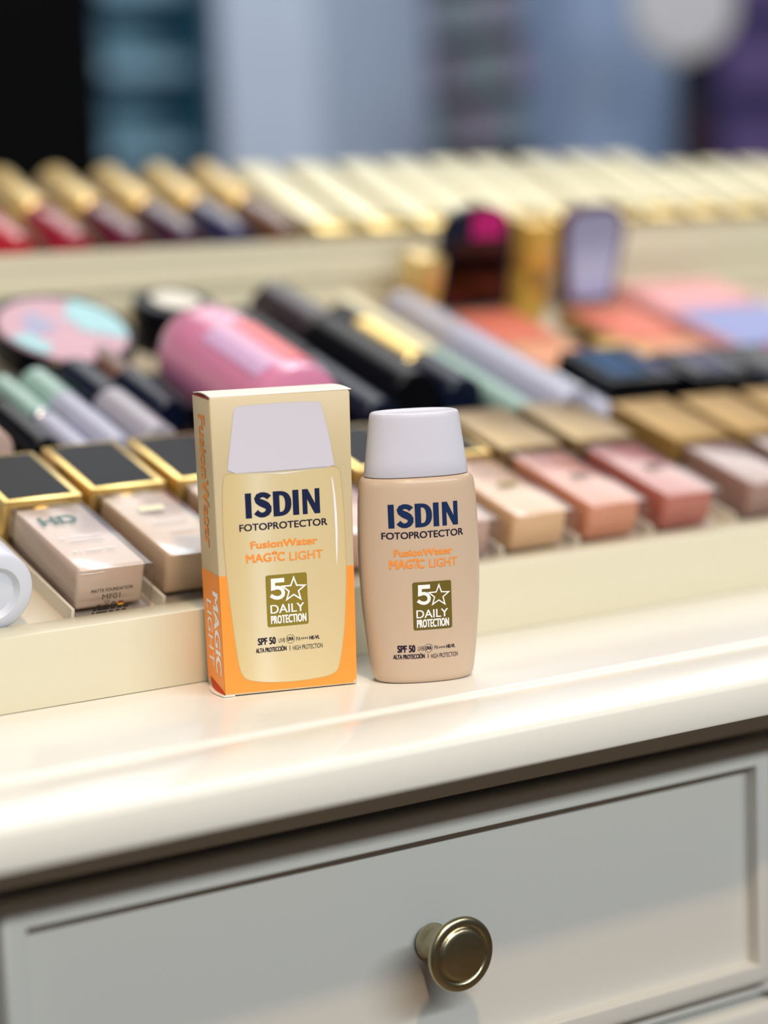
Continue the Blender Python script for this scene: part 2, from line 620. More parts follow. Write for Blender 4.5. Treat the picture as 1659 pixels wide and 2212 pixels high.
# printed bottle
body = [(.0032, .0895), (.0038, .0912), (.0054, .0919), (.0150, .0917), (.0300, .0916), (.0450, .0920), (.0502, .0918), (.0521, .0908), (.0526, .0893),
        (.0533, .0800), (.0536, .0700), (.0537, .0600), (.0536, .0500), (.0529, .0380), (.0521, .0280), (.0510, .0190), (.0492, .0100), (.0481, .0068), (.0455, .0052),
        (.0400, .0043), (.0300, .0039), (.0200, .0043), (.0120, .0056), (.0085, .0070), (.0070, .0096), (.0060, .0140), (.0048, .0260), (.0036, .0400), (.0027, .0530), (.0023, .0650), (.0024, .0780)]
o = link('bottle_illustration', poly(smooth_poly(body, 2), E2), M_bodyprint, box, smooth=False)
link('illustration_outline', strokes([(smooth_poly(body, 2), True)], .00022, E3), mat('tan_outline_ink', (196, 172, 118), rough=.5), o, smooth=False)
capo = [(.0052, .0920), (.0060, .0980), (.0072, .1056), (.0088, .1160), (.0091, .1176), (.0100, .1187), (.0130, .1190), (.0275, .1193), (.0415, .1190), (.0445, .1187), (.0456, .1176), (.0462, .1150), (.0482, .1055), (.0498, .0945), (.0502, .0917), (.0340, .0915), (.0185, .0914)]
o = link('cap_illustration', poly(smooth_poly(capo, 1), E3), M_capprint, box, smooth=False)
link('illustration_outline', strokes([(smooth_poly(capo, 1), True)], .00020, E3 - .00002), mat('grey_outline_ink', (200, 197, 206), rough=.5), o, smooth=False)
M_streak = mat('pearl_highlight_ink', (240, 238, 246), rough=.42)
link('highlight_print', poly([(.0486, .0885), (.0492, .0800), (.0494, .0720), (.0495, .0640), (.0494, .0570), (.0495, .0500), (.0500, .0560), (.0504, .0650), (.0504, .0720), (.0500, .0800), (.0493, .0860)], E3), M_streak, box, smooth=False)
link('highlight_print', poly([(.0200, .0909), (.0290, .0903), (.0400, .0911), (.0290, .0908)], E3), M_streak, box, smooth=False)

MM = 0.001


def wrap_flat(bm):
    for v in bm.verts: v.co.y += E3 - .00003
    return slab_out(bm)


def print_set(parent, wrap, q, olive, inkA, inkB):
    """q maps the keys to millimetre boxes"""
    def T(s, key, bold=0., space=1., bm=None):
        x0, x1, z0, z1 = [v * MM for v in q[key]]
        return text_bm(s, x0, x1, z0, z1, bold, space, bm=bm)
    x0, x1, z0, z1 = [v * MM for v in q['isdin']]
    link('brand_lettering', wrap(isdin(x0, x1, z0, z1)), inkA, parent, smooth=False)
    link('subtitle_lettering', wrap(T('FOTOPROTECTOR', 'foto', .020)), inkB, parent, smooth=False)
    link('range_lettering', wrap(T('FusionWater', 'fusion', .034)), M_ink_orange, parent, smooth=False)
    bm = T('MAG', 'mag', .028)
    T('C', 'c', .028, bm=bm)
    sx0, sx1, sz0, sz1 = [v * MM for v in q['starI']]
    cx = (sx0 + sx1) / 2
    strokes([([(cx, sz0), (cx, sz0 + (sz1 - sz0) * .52)], False)], .00055, bm=bm)
    link('magic_lettering', wrap(bm), M_ink_orange, parent, smooth=False)
    link('star_print', wrap(poly(star_pts(cx, sz0 + (sz1 - sz0) * .90, .00120, .00046))), M_ink_orange, parent, smooth=False)
    link('light_lettering', wrap(T('LIGHT', 'light', .012)), M_ink_orange, parent, smooth=False)
    bx0, bx1, bz0, bz1 = [v * MM for v in q['badge']]
    r_ = .0009
    pts = []
    for (cx_, cz_, a0) in ((bx1 - r_, bz1 - r_, 0), (bx0 + r_, bz1 - r_, 90), (bx0 + r_, bz0 + r_, 180), (bx1 - r_, bz0 + r_, 270)):
        for k in range(5):
            a = radians(a0 + 90 * k / 4)
            pts.append((cx_ + r_ * cos(a), cz_ + r_ * sin(a)))
    badge = link('badge', wrap(poly(pts)), olive, parent, smooth=False)

    def lift(bm):
        bm = wrap(bm)
        for v in bm.verts: v.co.y -= .00005
        return bm
    fx0, fx1, fz0_, fz1_ = [v * MM for v in q['five']]
    W_, H_ = fx1 - fx0, fz1_ - fz0_
    # the figure 5: top bar, upright and bowl
    b5 = bmesh.new()

    def Q(u, v): return (fx0 + u * W_, 0, fz0_ + v * H_)
    b5.faces.new([b5.verts.new(Q(*p)) for p in ((.10, 1), (.92, 1), (.92, .80), (.10, .80))])
    b5.faces.new([b5.verts.new(Vector(Q(*p)) - Vector((0, 6e-6, 0))) for p in ((.10, .82), (.36, .82), (.33, .50), (.08, .44))])
    sp = [(.20, .53), (.34, .575), (.50, .58), (.66, .545), (.78, .46), (.835, .34), (.80, .22), (.68, .135), (.50, .105), (.32, .125), (.17, .185), (.055, .245)]
    L, R_ = [], []
    for i, (u, v) in enumerate(sp):
        a, c = sp[max(i - 1, 0)], sp[min(i + 1, len(sp) - 1)]
        t = Vector(((c[0] - a[0]) * W_, (c[1] - a[1]) * H_)).normalized()
        hw = .00068 * (W_ / .0060)
        x, y_, z = Q(u, v)
        L.append(b5.verts.new((x - t.y * hw, -12e-6, z + t.x * hw)))
        R_.append(b5.verts.new((x + t.y * hw, -12e-6, z - t.x * hw)))
    for i in range(len(sp) - 1):
        b5.faces.new((L[i], R_[i], R_[i + 1], L[i + 1]))
    link('badge_figure', lift(b5), M_ink_white, badge, smooth=False)
    sx, sz, sR = [v * MM for v in q['star']]
    link('badge_star', lift(strokes([(star_pts(sx, sz, sR, sR * .42, radians(2)), True)], q['starw'] * MM)), M_ink_white, badge, smooth=False)
    link('badge_lettering', lift(T('DAILY', 'daily', .014)), M_ink_white, badge, smooth=False)
    link('badge_lettering', lift(T('PROTECTION', 'prot', .026, 1.08)), M_ink_white, badge, smooth=False)
    link('factor_lettering', wrap(T('SPF 50', 'spf', .03, 1.02)), inkB, parent, smooth=False)
    bm = T('UVB', 'uvb', .0)
    T('UVA', 'uva', .03, bm=bm)
    T('PA', 'pa', .0, bm=bm)
    T('++++', 'plus', .01, bm=bm)
    T('HE-VL', 'hevl', .035, bm=bm)
    cx_, cz_, cr_ = [v * MM for v in q['circle']]
    strokes([([(cx_ + cr_ * cos(2 * pi * k / 28), cz_ + cr_ * sin(2 * pi * k / 28)) for k in range(28)], True)], .00013, bm=bm)
    link('filter_lettering', wrap(bm), inkB, parent, smooth=False)
    bm = T('ALTA PROTECCI\u00d3N', 'alta', .024)
    T('|', 'bar', .0, bm=bm)
    T('HIGH PROTECTION', 'high', .0, bm=bm)
    link('claim_lettering', wrap(bm), inkB, parent, smooth=False)


print_set(box, wrap_flat, dict(
    isdin=(11.95, 43.35, 73.05, 83.35), foto=(9.05, 46.2, 67.9, 70.75), fusion=(13.35, 41.6, 60.4, 63.5), mag=(11.2, 21.9, 54.7, 58.2), starI=(22.6, 24.0, 54.6, 58.6),
    c=(24.3, 27.6, 54.6, 58.2), light=(29.5, 43.75, 54.4, 57.9), badge=(19.0, 36.5, 27.5, 49.0), five=(20.5, 27.4, 38.4, 47.5), star=(30.7, 42.3, 5.0), starw=.62,
    daily=(20.5, 34.9, 33.0, 36.6), prot=(20.5, 35.6, 28.7, 32.1), spf=(14.6, 22.2, 20.4, 23.3), uvb=(23.4, 26.1, 20.7, 22.5), uva=(27.1, 29.8, 21.1, 22.7), circle=(28.45, 21.85, 1.8),
    pa=(30.9, 32.7, 20.8, 22.4), plus=(32.9, 35.9, 20.9, 22.3), hevl=(36.5, 40.9, 20.8, 22.3), alta=(13.6, 26.6, 17.2, 19.1), bar=(27.9, 28.15, 17.6, 19.0), high=(29.3, 42.0, 17.0, 18.9)),
    M_ink_olive, M_ink_navy, M_ink_dark)

# writing on the narrow side, reading downwards
def side_text(s, z_top, z_bot, y_near, y_far, bold, m, name, space=1.0):
    """letters run down the side face; their tops point towards the front edge"""
    bm = text_bm(s, 0, z_top - z_bot, 0, y_far - y_near, bold, space)
    for v in bm.verts:
        a, c, yy = v.co.x, v.co.z, v.co.y
        v.co = Vector((0, y_far - c, z_top - a))
        v.co.x = xl(v.co.z) - .00013 + yy
    bmesh.ops.recalc_face_normals(bm, faces=bm.faces[:])
    link(name, bm, m, box, smooth=False)


side_text('FusionWater', .1150, .0600, .0100, .0215, .02, mat('orange_side_ink', (238, 148, 60), rough=.5), 'side_lettering')
side_text('MAGIC', .0425, .0080, .0035, .0130, .03, M_ink_white, 'side_lettering')
side_text('LIGHT', .0375, .0100, .0165, .0250, -.012, M_ink_white, 'side_lettering')
# tuck flap slit at the upper left, curled flap at the lower left
b = bmesh.new()
pts = []
for k in range(13):
    t = k / 12
    pts.append((xl(Hb) - .00012, .0006 + (Db - .0012) * t, Hb - .0009 + .0004))
arc = []
for k in range(13):
    t = 1 - k / 12
    arc.append((xl(Hb) + .0012 * sin(pi * t) + .0002, .0006 + (Db - .0012) * t, Hb + .00012 + .0021 * sin(pi * t) * 0.35))
b.faces.new([b.verts.new(p) for p in pts + arc])
sl = link('tuck_slit', b, M_cardin, box, smooth=False)
b = bmesh.new()
rr_ = []
for k in range(11):
    t = k / 10
    y = .0006 + (Db - .0012) * t
    h = .0010 + .0016 * sin(pi * t)
    rr_.append([(-.0006, y, Hb + h * 0.55), (.0600 - .0012, y, Hb + h * 0.35), (.0600 - .0012, y, Hb + .0001), (-.0006, y, Hb + h * 0.55 - .0005)])
link('top_flap', loft(rr_), M_cardwhite, box)
# lower curled flap: dark orange gap with a white card lip below
b = bmesh.new()
n = 12
upp, low = [], []
for k in range(n + 1):
    t = k / n
    y = .0003 + (Db * .80) * t
    upp.append(b.verts.new((-.00012, y, .0018 + .0026 * t)))
    low.append(b.verts.new((-.0012 * sin(pi * t) - .00012, y, .0007 + .0012 * t * t)))
for k in range(n):
    b.faces.new((upp[k], upp[k + 1], low[k + 1], low[k]))
link('tuck_slit', b, mat('deep_orange_inner_card', (196, 60, 12), rough=.7), box, smooth=False)
b = bmesh.new()
rr_ = []
for k in range(n + 1):
    t = k / n
    y = -.0004 + (Db * .84) * t
    x = -.0030 * sin(pi * min(1, t * .9 + .08)) - .0001
    rr_.append([(x, y, .00035), (.004, y, .0003), (.004, y, .0007), (x, y, .0008)])
link('bottom_flap', loft(rr_), M_cardwhite, box, smooth=False)

# ------------------------------------------------------------------ bottle
btl = thing('sunscreen_bottle', 'upright peach-beige sunscreen bottle with white cap, right of the carton', 'bottle', (0.0825, -0.0225, 0.0), (0, 0, radians(-22)))
BP = [(0.0001, .0188, .0112), (0.0006, .0203, .0124), (0.0018, .0212, .0131), (0.0040, .0217, .0135), (0.0120, .0228, .0141), (0.0200, .0236, .0145), (0.0280, .0244, .0148),
      (0.0370, .0250, .0150), (0.0460, .0253, .0151), (0.0560, .0254, .0152), (0.0660, .0252, .0151), (0.0760, .0248, .0149), (0.0815, .0243, .0147), (0.0838, .0239, .0145), (0.0850, .0233, .0141),
      (0.0857, .0224, .0134), (0.0859, .0212, .0124), (0.0860, .0190, .0105)]
CP = [(0.0861, .0196, .0118), (0.0862, .0216, .0130), (0.0866, .0218, .0132), (0.0930, .0210, .0130), (0.0990, .0202, .0128), (0.1060, .0193, .0126), (0.1102, .0187, .0124), (0.1114, .0185, .0123), (0.1121, .0181, .0120),
      (0.1124, .0174, .0114), (0.1124, .0168, .0109), (0.1119, .0155, .0098), (0.1116, .0120, .0075), (0.1115, .0040, .0025)]
NE = 2.35


def ring_se(a, b_, z, n=96):
    out = []
    for k in range(n):
        t = 2 * pi * k / n
        c, s_ = cos(t), sin(t)
        out.append((a * math.copysign(abs(c) ** (2 / NE), c), b_ * math.copysign(abs(s_) ** (2 / NE), s_), z))
    return out


link('bottle_body', loft([ring_se(a, b_, z) for z, a, b_ in BP]), M_bottle, btl)
link('cap', loft([ring_se(a, b_, z) for z, a, b_ in CP]), M_cap, btl)


def surf_y(x, z, off):
    for i in range(len(BP) - 1):
        if BP[i][0] <= z <= BP[i + 1][0]:
            t = (z - BP[i][0]) / (BP[i + 1][0] - BP[i][0])
            a = BP[i][1] + (BP[i + 1][1] - BP[i][1]) * t
            b_ = BP[i][2] + (BP[i + 1][2] - BP[i][2]) * t
            return -b_ * (max(0, 1 - abs(x / a) ** NE)) ** (1 / NE) - off
    return -.014


def wrap_bottle(bm):
    x = -.024
    while x < .024:
        g = bm.verts[:] + bm.edges[:] + bm.faces[:]
        bmesh.ops.bisect_plane(bm, geom=g, plane_co=(x, 0, 0), plane_no=(1, 0, 0))
        x += .0008
    for zc in [b_[0] for b_ in BP[5:13]]:
        g = bm.verts[:] + bm.edges[:] + bm.faces[:]
        bmesh.ops.bisect_plane(bm, geom=g, plane_co=(0, 0, zc), plane_no=(0, 0, 1))
    for v in bm.verts:
        v.co.y += surf_y(v.co.x, v.co.z, .00011)
    return slab_out(bm)


print_set(btl, wrap_bottle, dict(
    isdin=(-15.0, 14.2, 65.8, 75.6), foto=(-17.9, 16.4, 61.3, 64.1), fusion=(-13.3, 11.3, 54.0, 56.9), mag=(-15.3, -5.6, 48.9, 52.6), starI=(-5.2, -3.8, 48.8, 52.9), c=(-3.9, -0.8, 48.8, 52.5),
    light=(1.1, 13.2, 48.9, 52.4), badge=(-6.3, 10.2, 22.9, 43.0), five=(-4.6, 1.6, 33.2, 41.8), star=(4.7, 36.9, 4.5), starw=.50, daily=(-5.0, 8.5, 27.9, 31.3), prot=(-4.9, 8.8, 23.9, 27.3),
    spf=(-13.1, -5.8, 13.7, 16.7), uvb=(-4.7, -2.2, 14.1, 16.0), uva=(-1.6, 1.1, 14.3, 15.9), circle=(-0.25, 15.05, 1.75), pa=(2.3, 4.0, 14.3, 15.9), plus=(4.2, 7.0, 14.3, 15.7), hevl=(7.4, 11.3, 14.4, 15.9),
    alta=(-14.8, -1.9, 10.9, 12.8), bar=(-.65, -.4, 11.3, 12.7), high=(0.7, 12.4, 10.6, 12.5)),
    M_ink_olive2, mat('navy_foil_ink', (16, 40, 82), rough=.5, spec=0.3), M_ink_dark)
for o in btl.children:
    if o.name.startswith('badge'): o['label'] = 'dark olive badge'


# ------------------------------------------------------------------ foundation bottles on the tray
def on_tray(name, label, cat, X, v, h=0.0, yaw=0.0, group=None, tilt=0.0):
    return thing(name, label, cat, tp(X, v, h + 0.0009), Matrix((Vector((1, 0, 0)), V1, N1)).transposed().to_euler() if (yaw == 0 and tilt == 0) else
                 (Matrix((Vector((1, 0, 0)), V1, N1)).transposed() @ Matrix.Rotation(yaw, 3, 'Z') @ Matrix.Rotation(tilt, 3, 'X')).to_euler(), group)


def foundation(label, X, v, rgb, rgb_cap=None, letter=None, yaw=0.0, w_=0.036, l_=0.0727, t_=0.0218, capl=0.054, capmat=None, top_reflection=True, frost=False, group='square foundation bottles in the front row'):
    r = on_tray('foundation_bottle', label, 'foundation bottle', X + w_ / 2, v, 0, yaw, group)
    h = w_ / 2
    g = link('glass_shell', bm_box(-h, h, 0, l_, 0, t_, .0020, 3), M_glass, r)
    liq = link('liquid', bm_box(-h + .0020, h - .0020, .0060, l_ - .002, .0014, t_ - .0012, .0018, 3), mat('foundation_cream_%d' % int(rgb[1]), rgb, rough=.35, var=.04, vscale=60), g)
    nk = lathe([(.0085, l_ - .001), (.0085, l_ + .003)], 'Y', 32)
    link('collar', nk, M_gold, r, mtx=Matrix.Translation((0, 0, t_ / 2)))
    cm = capmat or M_gold
    c = link('cap', bm_box(-h - .0012, h + .0012, l_ + .0020, l_ + .0020 + capl, -.0001 + .0003, t_ + .0010, .0010, 2), cm, r)
    if top_reflection:
        link('cap_reflection', bm_box(-h + .0022, h - .0022, l_ + .0050, l_ - .0012 + capl, t_ + .0008, t_ + .0013, .0002, 1), M_capreflect, c)
    return r


def top_print(r, fn, m, name, t_=.0218):
    bm = fn
    for v in bm.verts:
        v.co = Vector((v.co.x, v.co.z, t_ + .00008 - v.co.y))
    bmesh.ops.recalc_face_normals(bm, faces=bm.faces[:])
    return link(name, bm, m, r, smooth=False)


f1 = foundation('pale beige foundation bottle with green foil initials, left of the carton', -0.0372, -0.0074, (216, 193, 170))
top_print(f1, text_bm('HD', -.0118, .0056, .0495, .0575, .04), M_ink_green, 'initials')
bm = bmesh.new()
for zc, segs in ((.0350, ((-.0110, -.0080), (-.0060, .0094))), (.0315, ((-.0080, .0090),)), (.0210, ((-.0110, -.0092), (-.0080, -.0068), (-.0050, .0030), (.0045, .0094)))):
    for a, c in segs:
        strokes([([(a, zc), (c, zc)], False)], .0011, bm=bm)
top_print(f1, bm, M_ink_white, 'small_print')
# writing on the thick glass base
end = bmesh.new()
text_bm('MATTE FOUNDATION', -.0120, .0074, .0118, .0134, .02, 1.1, bm=end)
text_bm('MF01', -.0066, .0018, .0082, .0107, .0, bm=end)
end2 = bmesh.new()
text_bm('e', -.0048, -.0030, .0066, .0078, .03, bm=end2)
strokes([([(-.0016, .0063), (.0010, .0088), (-.0016, .0088), (.0010, .0063), (-.0016, .0063)], False)], .00022, bm=end2)
strokes([([(.0030 + .0008 * cos(2 * pi * k / 12), .0072 + .0008 * sin(2 * pi * k / 12)) for k in range(12)], True)], .0005, bm=end2)
for k, (a, c) in enumerate(((-.0065, -.0050), (-.0045, .0010), (.0015, .0040), (.0048, .0070), (.0076, .0100))):
    strokes([([(a, .0050), (c, .0050)], False)], .0007, bm=end2)
    strokes([([(a - .0005, .0038), (c - .0008, .0038)], False)], .0007, bm=end2)
for v in end2.verts: v.co += Vector((-.0040, 0, -.0014))
me_ = bpy.data.meshes.new('tmp')
end2.to_mesh(me_)
end2.free()
end.from_mesh(me_)
bpy.data.meshes.remove(me_)
for v in end.verts: v.co.y -= .0001
slab_out(end)
link('base_lettering', end, M_ink_black, f1, smooth=False)
fl_ = link('flag_mark', poly([(0.0010, 0.0066), (0.0036, 0.0066), (0.0036, 0.0060), (0.0010, 0.0060)], -.00012), M_ink_black, f1, smooth=False)
link('flag_mark', poly([(0.0010, 0.0060), (0.0036, 0.0060), (0.0036, 0.0054), (0.0010, 0.0054)], -.00012), mat('red_ink', (200, 40, 30)), f1, smooth=False)
link('flag_mark', poly([(0.0010, 0.0054), (0.0036, 0.0054), (0.0036, 0.0048), (0.0010, 0.0048)], -.00012), mat('yellow_ink', (230, 190, 40)), f1, smooth=False)
f2 = foundation('warm sand foundation bottle half hidden behind the carton', 0.0068, -0.0040, (224, 196, 160))
top_print(f2, poly([(-.0075, .048), (.0050, .048), (.0060, .054), (-.0065, .054)]), M_gold_soft, 'foil_mark')
bm = strokes([([(-.0080, .036), (.0100, .036)], False), ([(-.004, .026), (.0110, .026)], False)], .0014)
top_print(f2, bm, M_ink_white, 'small_print')
bm = text_bm('MATTE', .0040, .0120, .0150, .0162, .02)
for v in bm.verts: v.co.y -= .0001
link('base_lettering', slab_out(bm), M_ink_black, f2, smooth=False)
foundation('soft beige foundation bottle directly behind the carton', 0.0515, -0.0040, (222, 190, 160))
foundation('rosy beige foundation bottle seen in the gap between carton and bottle', 0.0975, -0.0060, (218, 180, 158))
foundation('dusky mauve-beige foundation bottle just right of the sunscreen bottle base', 0.1435, -0.0100, (200, 164, 148), l_=.068)
f6 = foundation('golden beige foundation bottle, second to the right of the sunscreen bottle', 0.1880, -0.0108, (230, 188, 140), yaw=.0)
f7 = foundation('peach orange foundation bottle in the right half of the front row', 0.2330, -0.0108, (222, 150, 114), yaw=.0, capmat=M_bronzegold, top_reflection=False)
f8 = foundation('terracotta foundation bottle beside the peach orange one', 0.2805, -0.0108, (196, 114, 96), w_=.036, capmat=M_bronzegold, top_reflection=False)
for q, c in ((f6, (150, 130, 70)), (f7, (150, 120, 110)), (f8, (120, 90, 80))):
    top_print(q, poly([(-.004, .034), (.007, .034), (.007, .040), (-.004, .040)]), mat('print_mark_%d' % c[0], c), 'foil_mark')
foundation('shimmering brown powder bottle with large gold cap, near the right edge', 0.3370, -0.0108, (170, 136, 120), w_=.036, l_=.060, capl=.058, top_reflection=False, capmat=M_gold_dull)
foundation('bronze powder bottle with gold cap at the right end of the front row', 0.3830, -0.0108, (150, 112, 92), l_=.060, capl=.056, top_reflection=False, capmat=M_gold_dull)
foundation('dark bronze powder bottle with gold cap, last in the front row', 0.4290, -0.0108, (120, 90, 78), l_=.060, capl=.056, top_reflection=False, capmat=M_gold_dull)

# white tube lying at the left edge
r = on_tray('cream_tube', 'white round-capped cream tube lying at the left edge of the tray', 'tube', -0.0770, -0.0095, 0.0186)
M_whitetube = mat('cool_white_plastic', (208, 213, 228), rough=0.35, sub=0.1)
link('cap', lathe([(.0020, .0022), (.0100, .0020), (.0112, .0006), (.0120, -.0002), (.0168, -.0002), (.0176, .0004), (.0180, .0014), (.0180, .0200)], 'Y', 64), M_whitetube, r)
link('tube_body', lathe([(.0172, .0202), (.0172, .09), (.015, .11), (.002, .112)], 'Y', 48), M_whitetube, r)


# ------------------------------------------------------------------ second row on the tray
def round_tube(name, label, cat, X, v, r0, L, segs, yaw=0.0, h=None, group=None, tilt=0.0):
    """segs: (part name, y0, y1, radius factor, material)"""
    r = on_tray(name, label, cat, X, v, r0 * 1.05 + .0004 if h is None else h, yaw, group, tilt)
    for nm, a, c, k, m in segs:
        q = r0 * k
        a_, c_ = a * L, c * L
        e = min(.0012, q * .2)
        link(nm, lathe([(q - e, a_), (q, a_ + e), (q, c_ - e), (q - e, c_), (.0002, c_ + .00005)], 'Y', 36), m, r)
    return r


M_mint = mat('mint_clear_plastic', (176, 214, 206), rough=.15, trans=.3)
M_lilac = mat('lilac_clear_plastic', (196, 198, 224), rough=.18, trans=.25)
M_lavgrey = mat('lavender_grey_plastic', (172, 168, 186), rough=.3)
M_silver = mat('silver_metal', (214, 218, 226), rough=.2, metal=1)
M_brown = mat('cocoa_brown_plastic', (110, 78, 66), rough=.3)
M_rosebeige = mat('rose_beige_plastic', (206, 178, 168), rough=.3)
GRP = 'round makeup tubes in the second row'
round_tube('concealer_tube', 'lavender grey concealer tube in the second row at the left edge', 'makeup tube', -0.012, .142, .0125, .10, [('barrel', 0, .6, 1, M_rosebeige), ('cap', .6, 1, 1.03, M_lavgrey)], group=GRP)
round_tube('mascara_tube', 'black mascara tube in the second row behind the green-initialled bottle', 'makeup tube', 0.016, .140, .0095, .100, [('barrel', 0, .55, 1, M_black), ('cap', .55, 1, 1.04, M_black)], group=GRP)
round_tube('lip_gloss_tube', 'mint green clear lip gloss tube left of the dark navy tube', 'makeup tube', 0.036, .138, .0075, .100, [('barrel', 0, .45, 1, M_lilac), ('band', .45, .5, 1.05, M_silver), ('cap', .5, 1, 1.02, M_mint)], group=GRP)
round_tube('lip_gloss_tube', 'pale lilac clear gloss tube behind the left of the carton', 'makeup tube', 0.054, .136, .0090, .100, [('barrel', 0, .65, 1, M_lilac), ('cap', .65, 1, 1.02, M_mint)], group=GRP)
round_tube('foundation_stick', 'dark navy foundation stick beside the pink bottle', 'makeup tube', 0.0765, .138, .0105, .10, [('barrel', 0, .55, 1, M_frost), ('cap', .55, 1, 1.02, M_navy)], group=GRP)
round_tube('bronzer_stick', 'brown bronzer stick between the mirror compact and pink bottle', 'makeup tube', 0.100, .170, .0100, .085, [('barrel', 0, .6, 1, M_navy), ('cap', .6, 1, 1.02, M_brown)], group=GRP)

# mirror compact
cp = on_tray('powder_compact', 'open round black compact with pink powder and a painted mint reflection, at left', 'compact', 0.0890, .278, 0.0215, 0, tilt=radians(9))
cp.scale = (1.1, 1.1, 1.1)
link('case', lathe([(.0300, -.0130), (.0355, -.0110), (.0368, -.0040), (.0368, .0010), (.0352, .0024), (.0335, .0020), (.0330, .0005), (.001, .0004)], 'Z', 64), M_black, cp)
Mp = mat('pink_pressed_powder', (206, 168, 184), rough=.6)
link('powder_pan', lathe([(.0325, .0005), (.0325, .0018), (.0305, .0024), (.001, .0026)], 'Z', 64), Mp, cp)


def wedge(a0, a1, r0, r1, z, n=14):
    b = bmesh.new()
    A = [b.verts.new((r0 * cos(radians(a0 + (a1 - a0) * k / n)), r0 * sin(radians(a0 + (a1 - a0) * k / n)), z)) for k in range(n + 1)]
    B = [b.verts.new((r1 * cos(radians(a0 + (a1 - a0) * k / n)), r1 * sin(radians(a0 + (a1 - a0) * k / n)), z)) for k in range(n + 1)]
    for k in range(n): b.faces.new((A[k], A[k + 1], B[k + 1], B[k]))
    bmesh.ops.recalc_face_normals(b, faces=b.faces[:])
    for f in b.faces:
        if f.normal.z < 0: f.normal_flip()
    return b


Mm = mat('painted_mint_reflection', (140, 196, 204), rough=.4, coat=.2)  # mint mirror reflection painted as flat wedges over the pan
link('mint_reflection', wedge(-30, 62, .008, .0318, .0029), Mm, cp)
link('mint_reflection', wedge(190, 232, .020, .0318, .0029), Mm, cp)
link('lavender_powder', wedge(120, 200, .004, .0200, .0028), mat('lavender_powder', (150, 150, 186), rough=.4), cp)

# black jar
jr = on_tray('cream_jar', 'black screw-top jar with a pale painted reflection on its lid, behind the pink bottle', 'jar', 0.1690, .300, 0.0)
link('jar_body', lathe([(.020, 0), (.0225, .002), (.0225, .012), (.021, .0135)], 'Z', 48), M_black, jr)
link('lid', lathe([(.0235, .0140), (.0240, .0155), (.0240, .025), (.0230, .027), (.014, .0272)], 'Z', 48), M_black, jr)
link('lid_reflection', lathe([(.0140, .0273), (.0140, .0282), (.001, .0283)], 'Z', 40), mat('pale_lid_reflection', (234, 228, 214), rough=.3), jr)  # bright reflection on the black lid, modelled as a pale disc

# pink bottle
pk = on_tray('setting_spray_bottle', 'large rounded pink bottle lying behind the carton', 'bottle', 0.1400, .1130, 0.0292)
link('bottle_body', lathe([(.020, .000), (.026, .003), (.0272, .010), (.0275, .085), (.0275, .096), (.0245, .106), (.019, .113), (.010, .117), (.001, .118)], 'Y', 64),
     mat('pink_translucent_plastic', (236, 150, 190), rough=.15, trans=.15, coat=.5), pk)


def bar_on(r0, a0, a1, y0, y1, n=8):
    rings = []
    for k in range(n + 1):
        a = radians(a0 + (a1 - a0) * k / n)
        rings.append([(r0 * cos(a), y0, r0 * sin(a)), (r0 * cos(a), y1, r0 * sin(a)), ((r0 + .0004) * cos(a), y1, (r0 + .0004) * sin(a)), ((r0 + .0004) * cos(a), y0, (r0 + .0004) * sin(a))])
    return loft(rings)


link('coral_band', bar_on(.0276, 62, 98, .012, .070), mat('coral_band_tone', (236, 104, 110), rough=.3), pk)  # coral and lilac bands running along the pink bottle
link('clear_stripe', bar_on(.0276, 28, 56, .012, .084), mat('lilac_stripe_tone', (214, 204, 226), rough=.25), pk)
link('clear_stripe', bar_on(.0276, 112, 136, .012, .070), mat('orchid_stripe_tone', (214, 176, 218), rough=.25), pk)

GB = 'dark and clear cases in the middle of the second row'
round_tube('mascara_tube', 'slim glossy black tube just right of the pink bottle', 'makeup tube', 0.205, .135, .0120, .155, [('barrel', 0, .5, 1, M_navy), ('cap', .5, 1, 1.03, M_black)], group=GB)
round_tube('foundation_stick', 'thick black stick with brown end in the middle of the second row', 'makeup tube', 0.236, .150, .0160, .155, [('barrel', 0, .62, 1, M_black), ('cap', .62, 1, 1.03, mat('dark_aubergine_plastic', (52, 42, 48), rough=.25))], group=GB)
round_tube('lipstick_tube', 'black lipstick tube with wide gold band', 'lipstick', 0.268, .150, .0130, .130, [('barrel', 0, .33, 1, M_navy), ('gold_band', .33, .80, 1.02, M_gold), ('cap', .80, 1, 1.0, M_black)], group=GB)
round_tube('lip_gloss_tube', 'mint clear gloss tube right of the gold-banded lipstick', 'makeup tube', 0.292, .118, .0085, .195, [('barrel', 0, .5, 1, M_mint), ('cap', .5, 1, 1.03, M_gold_soft)], group=GB, h=.012)
round_tube('serum_bottle', 'pale lilac clear bottle in the centre of the second row', 'bottle', 0.3170, .115, .0140, .175, [('barrel', 0, .62, 1, M_lilac), ('cap', .62, 1, 1.0, M_frost)], group=GB)
round_tube('perfume_vial', 'small silver capped vial in front of the lilac bottle', 'vial', 0.3410, .108, .0090, .060, [('barrel', 0, .5, 1, M_lilac), ('cap', .5, 1, 1.05, M_silver)], group=GB)


# open palettes
def lid_outline(w_, h_, rt, rb, taper=0.0, n=8):
    out = []
    for cx_, cz_, a0, r_ in ((w_ / 2 - rt, h_ - rt, 0, rt), (-w_ / 2 + rt, h_ - rt, 90, rt), (-w_ / 2 + rb, rb, 180, rb), (w_ / 2 - rb, rb, 270, rb)):
        for k in range(n + 1):
            a = radians(a0 + 90 * k / n)
            x, z = cx_ + r_ * cos(a), cz_ + r_ * sin(a)
            out.append((x * (1 - taper * (1 - z / h_)), z))
    return out


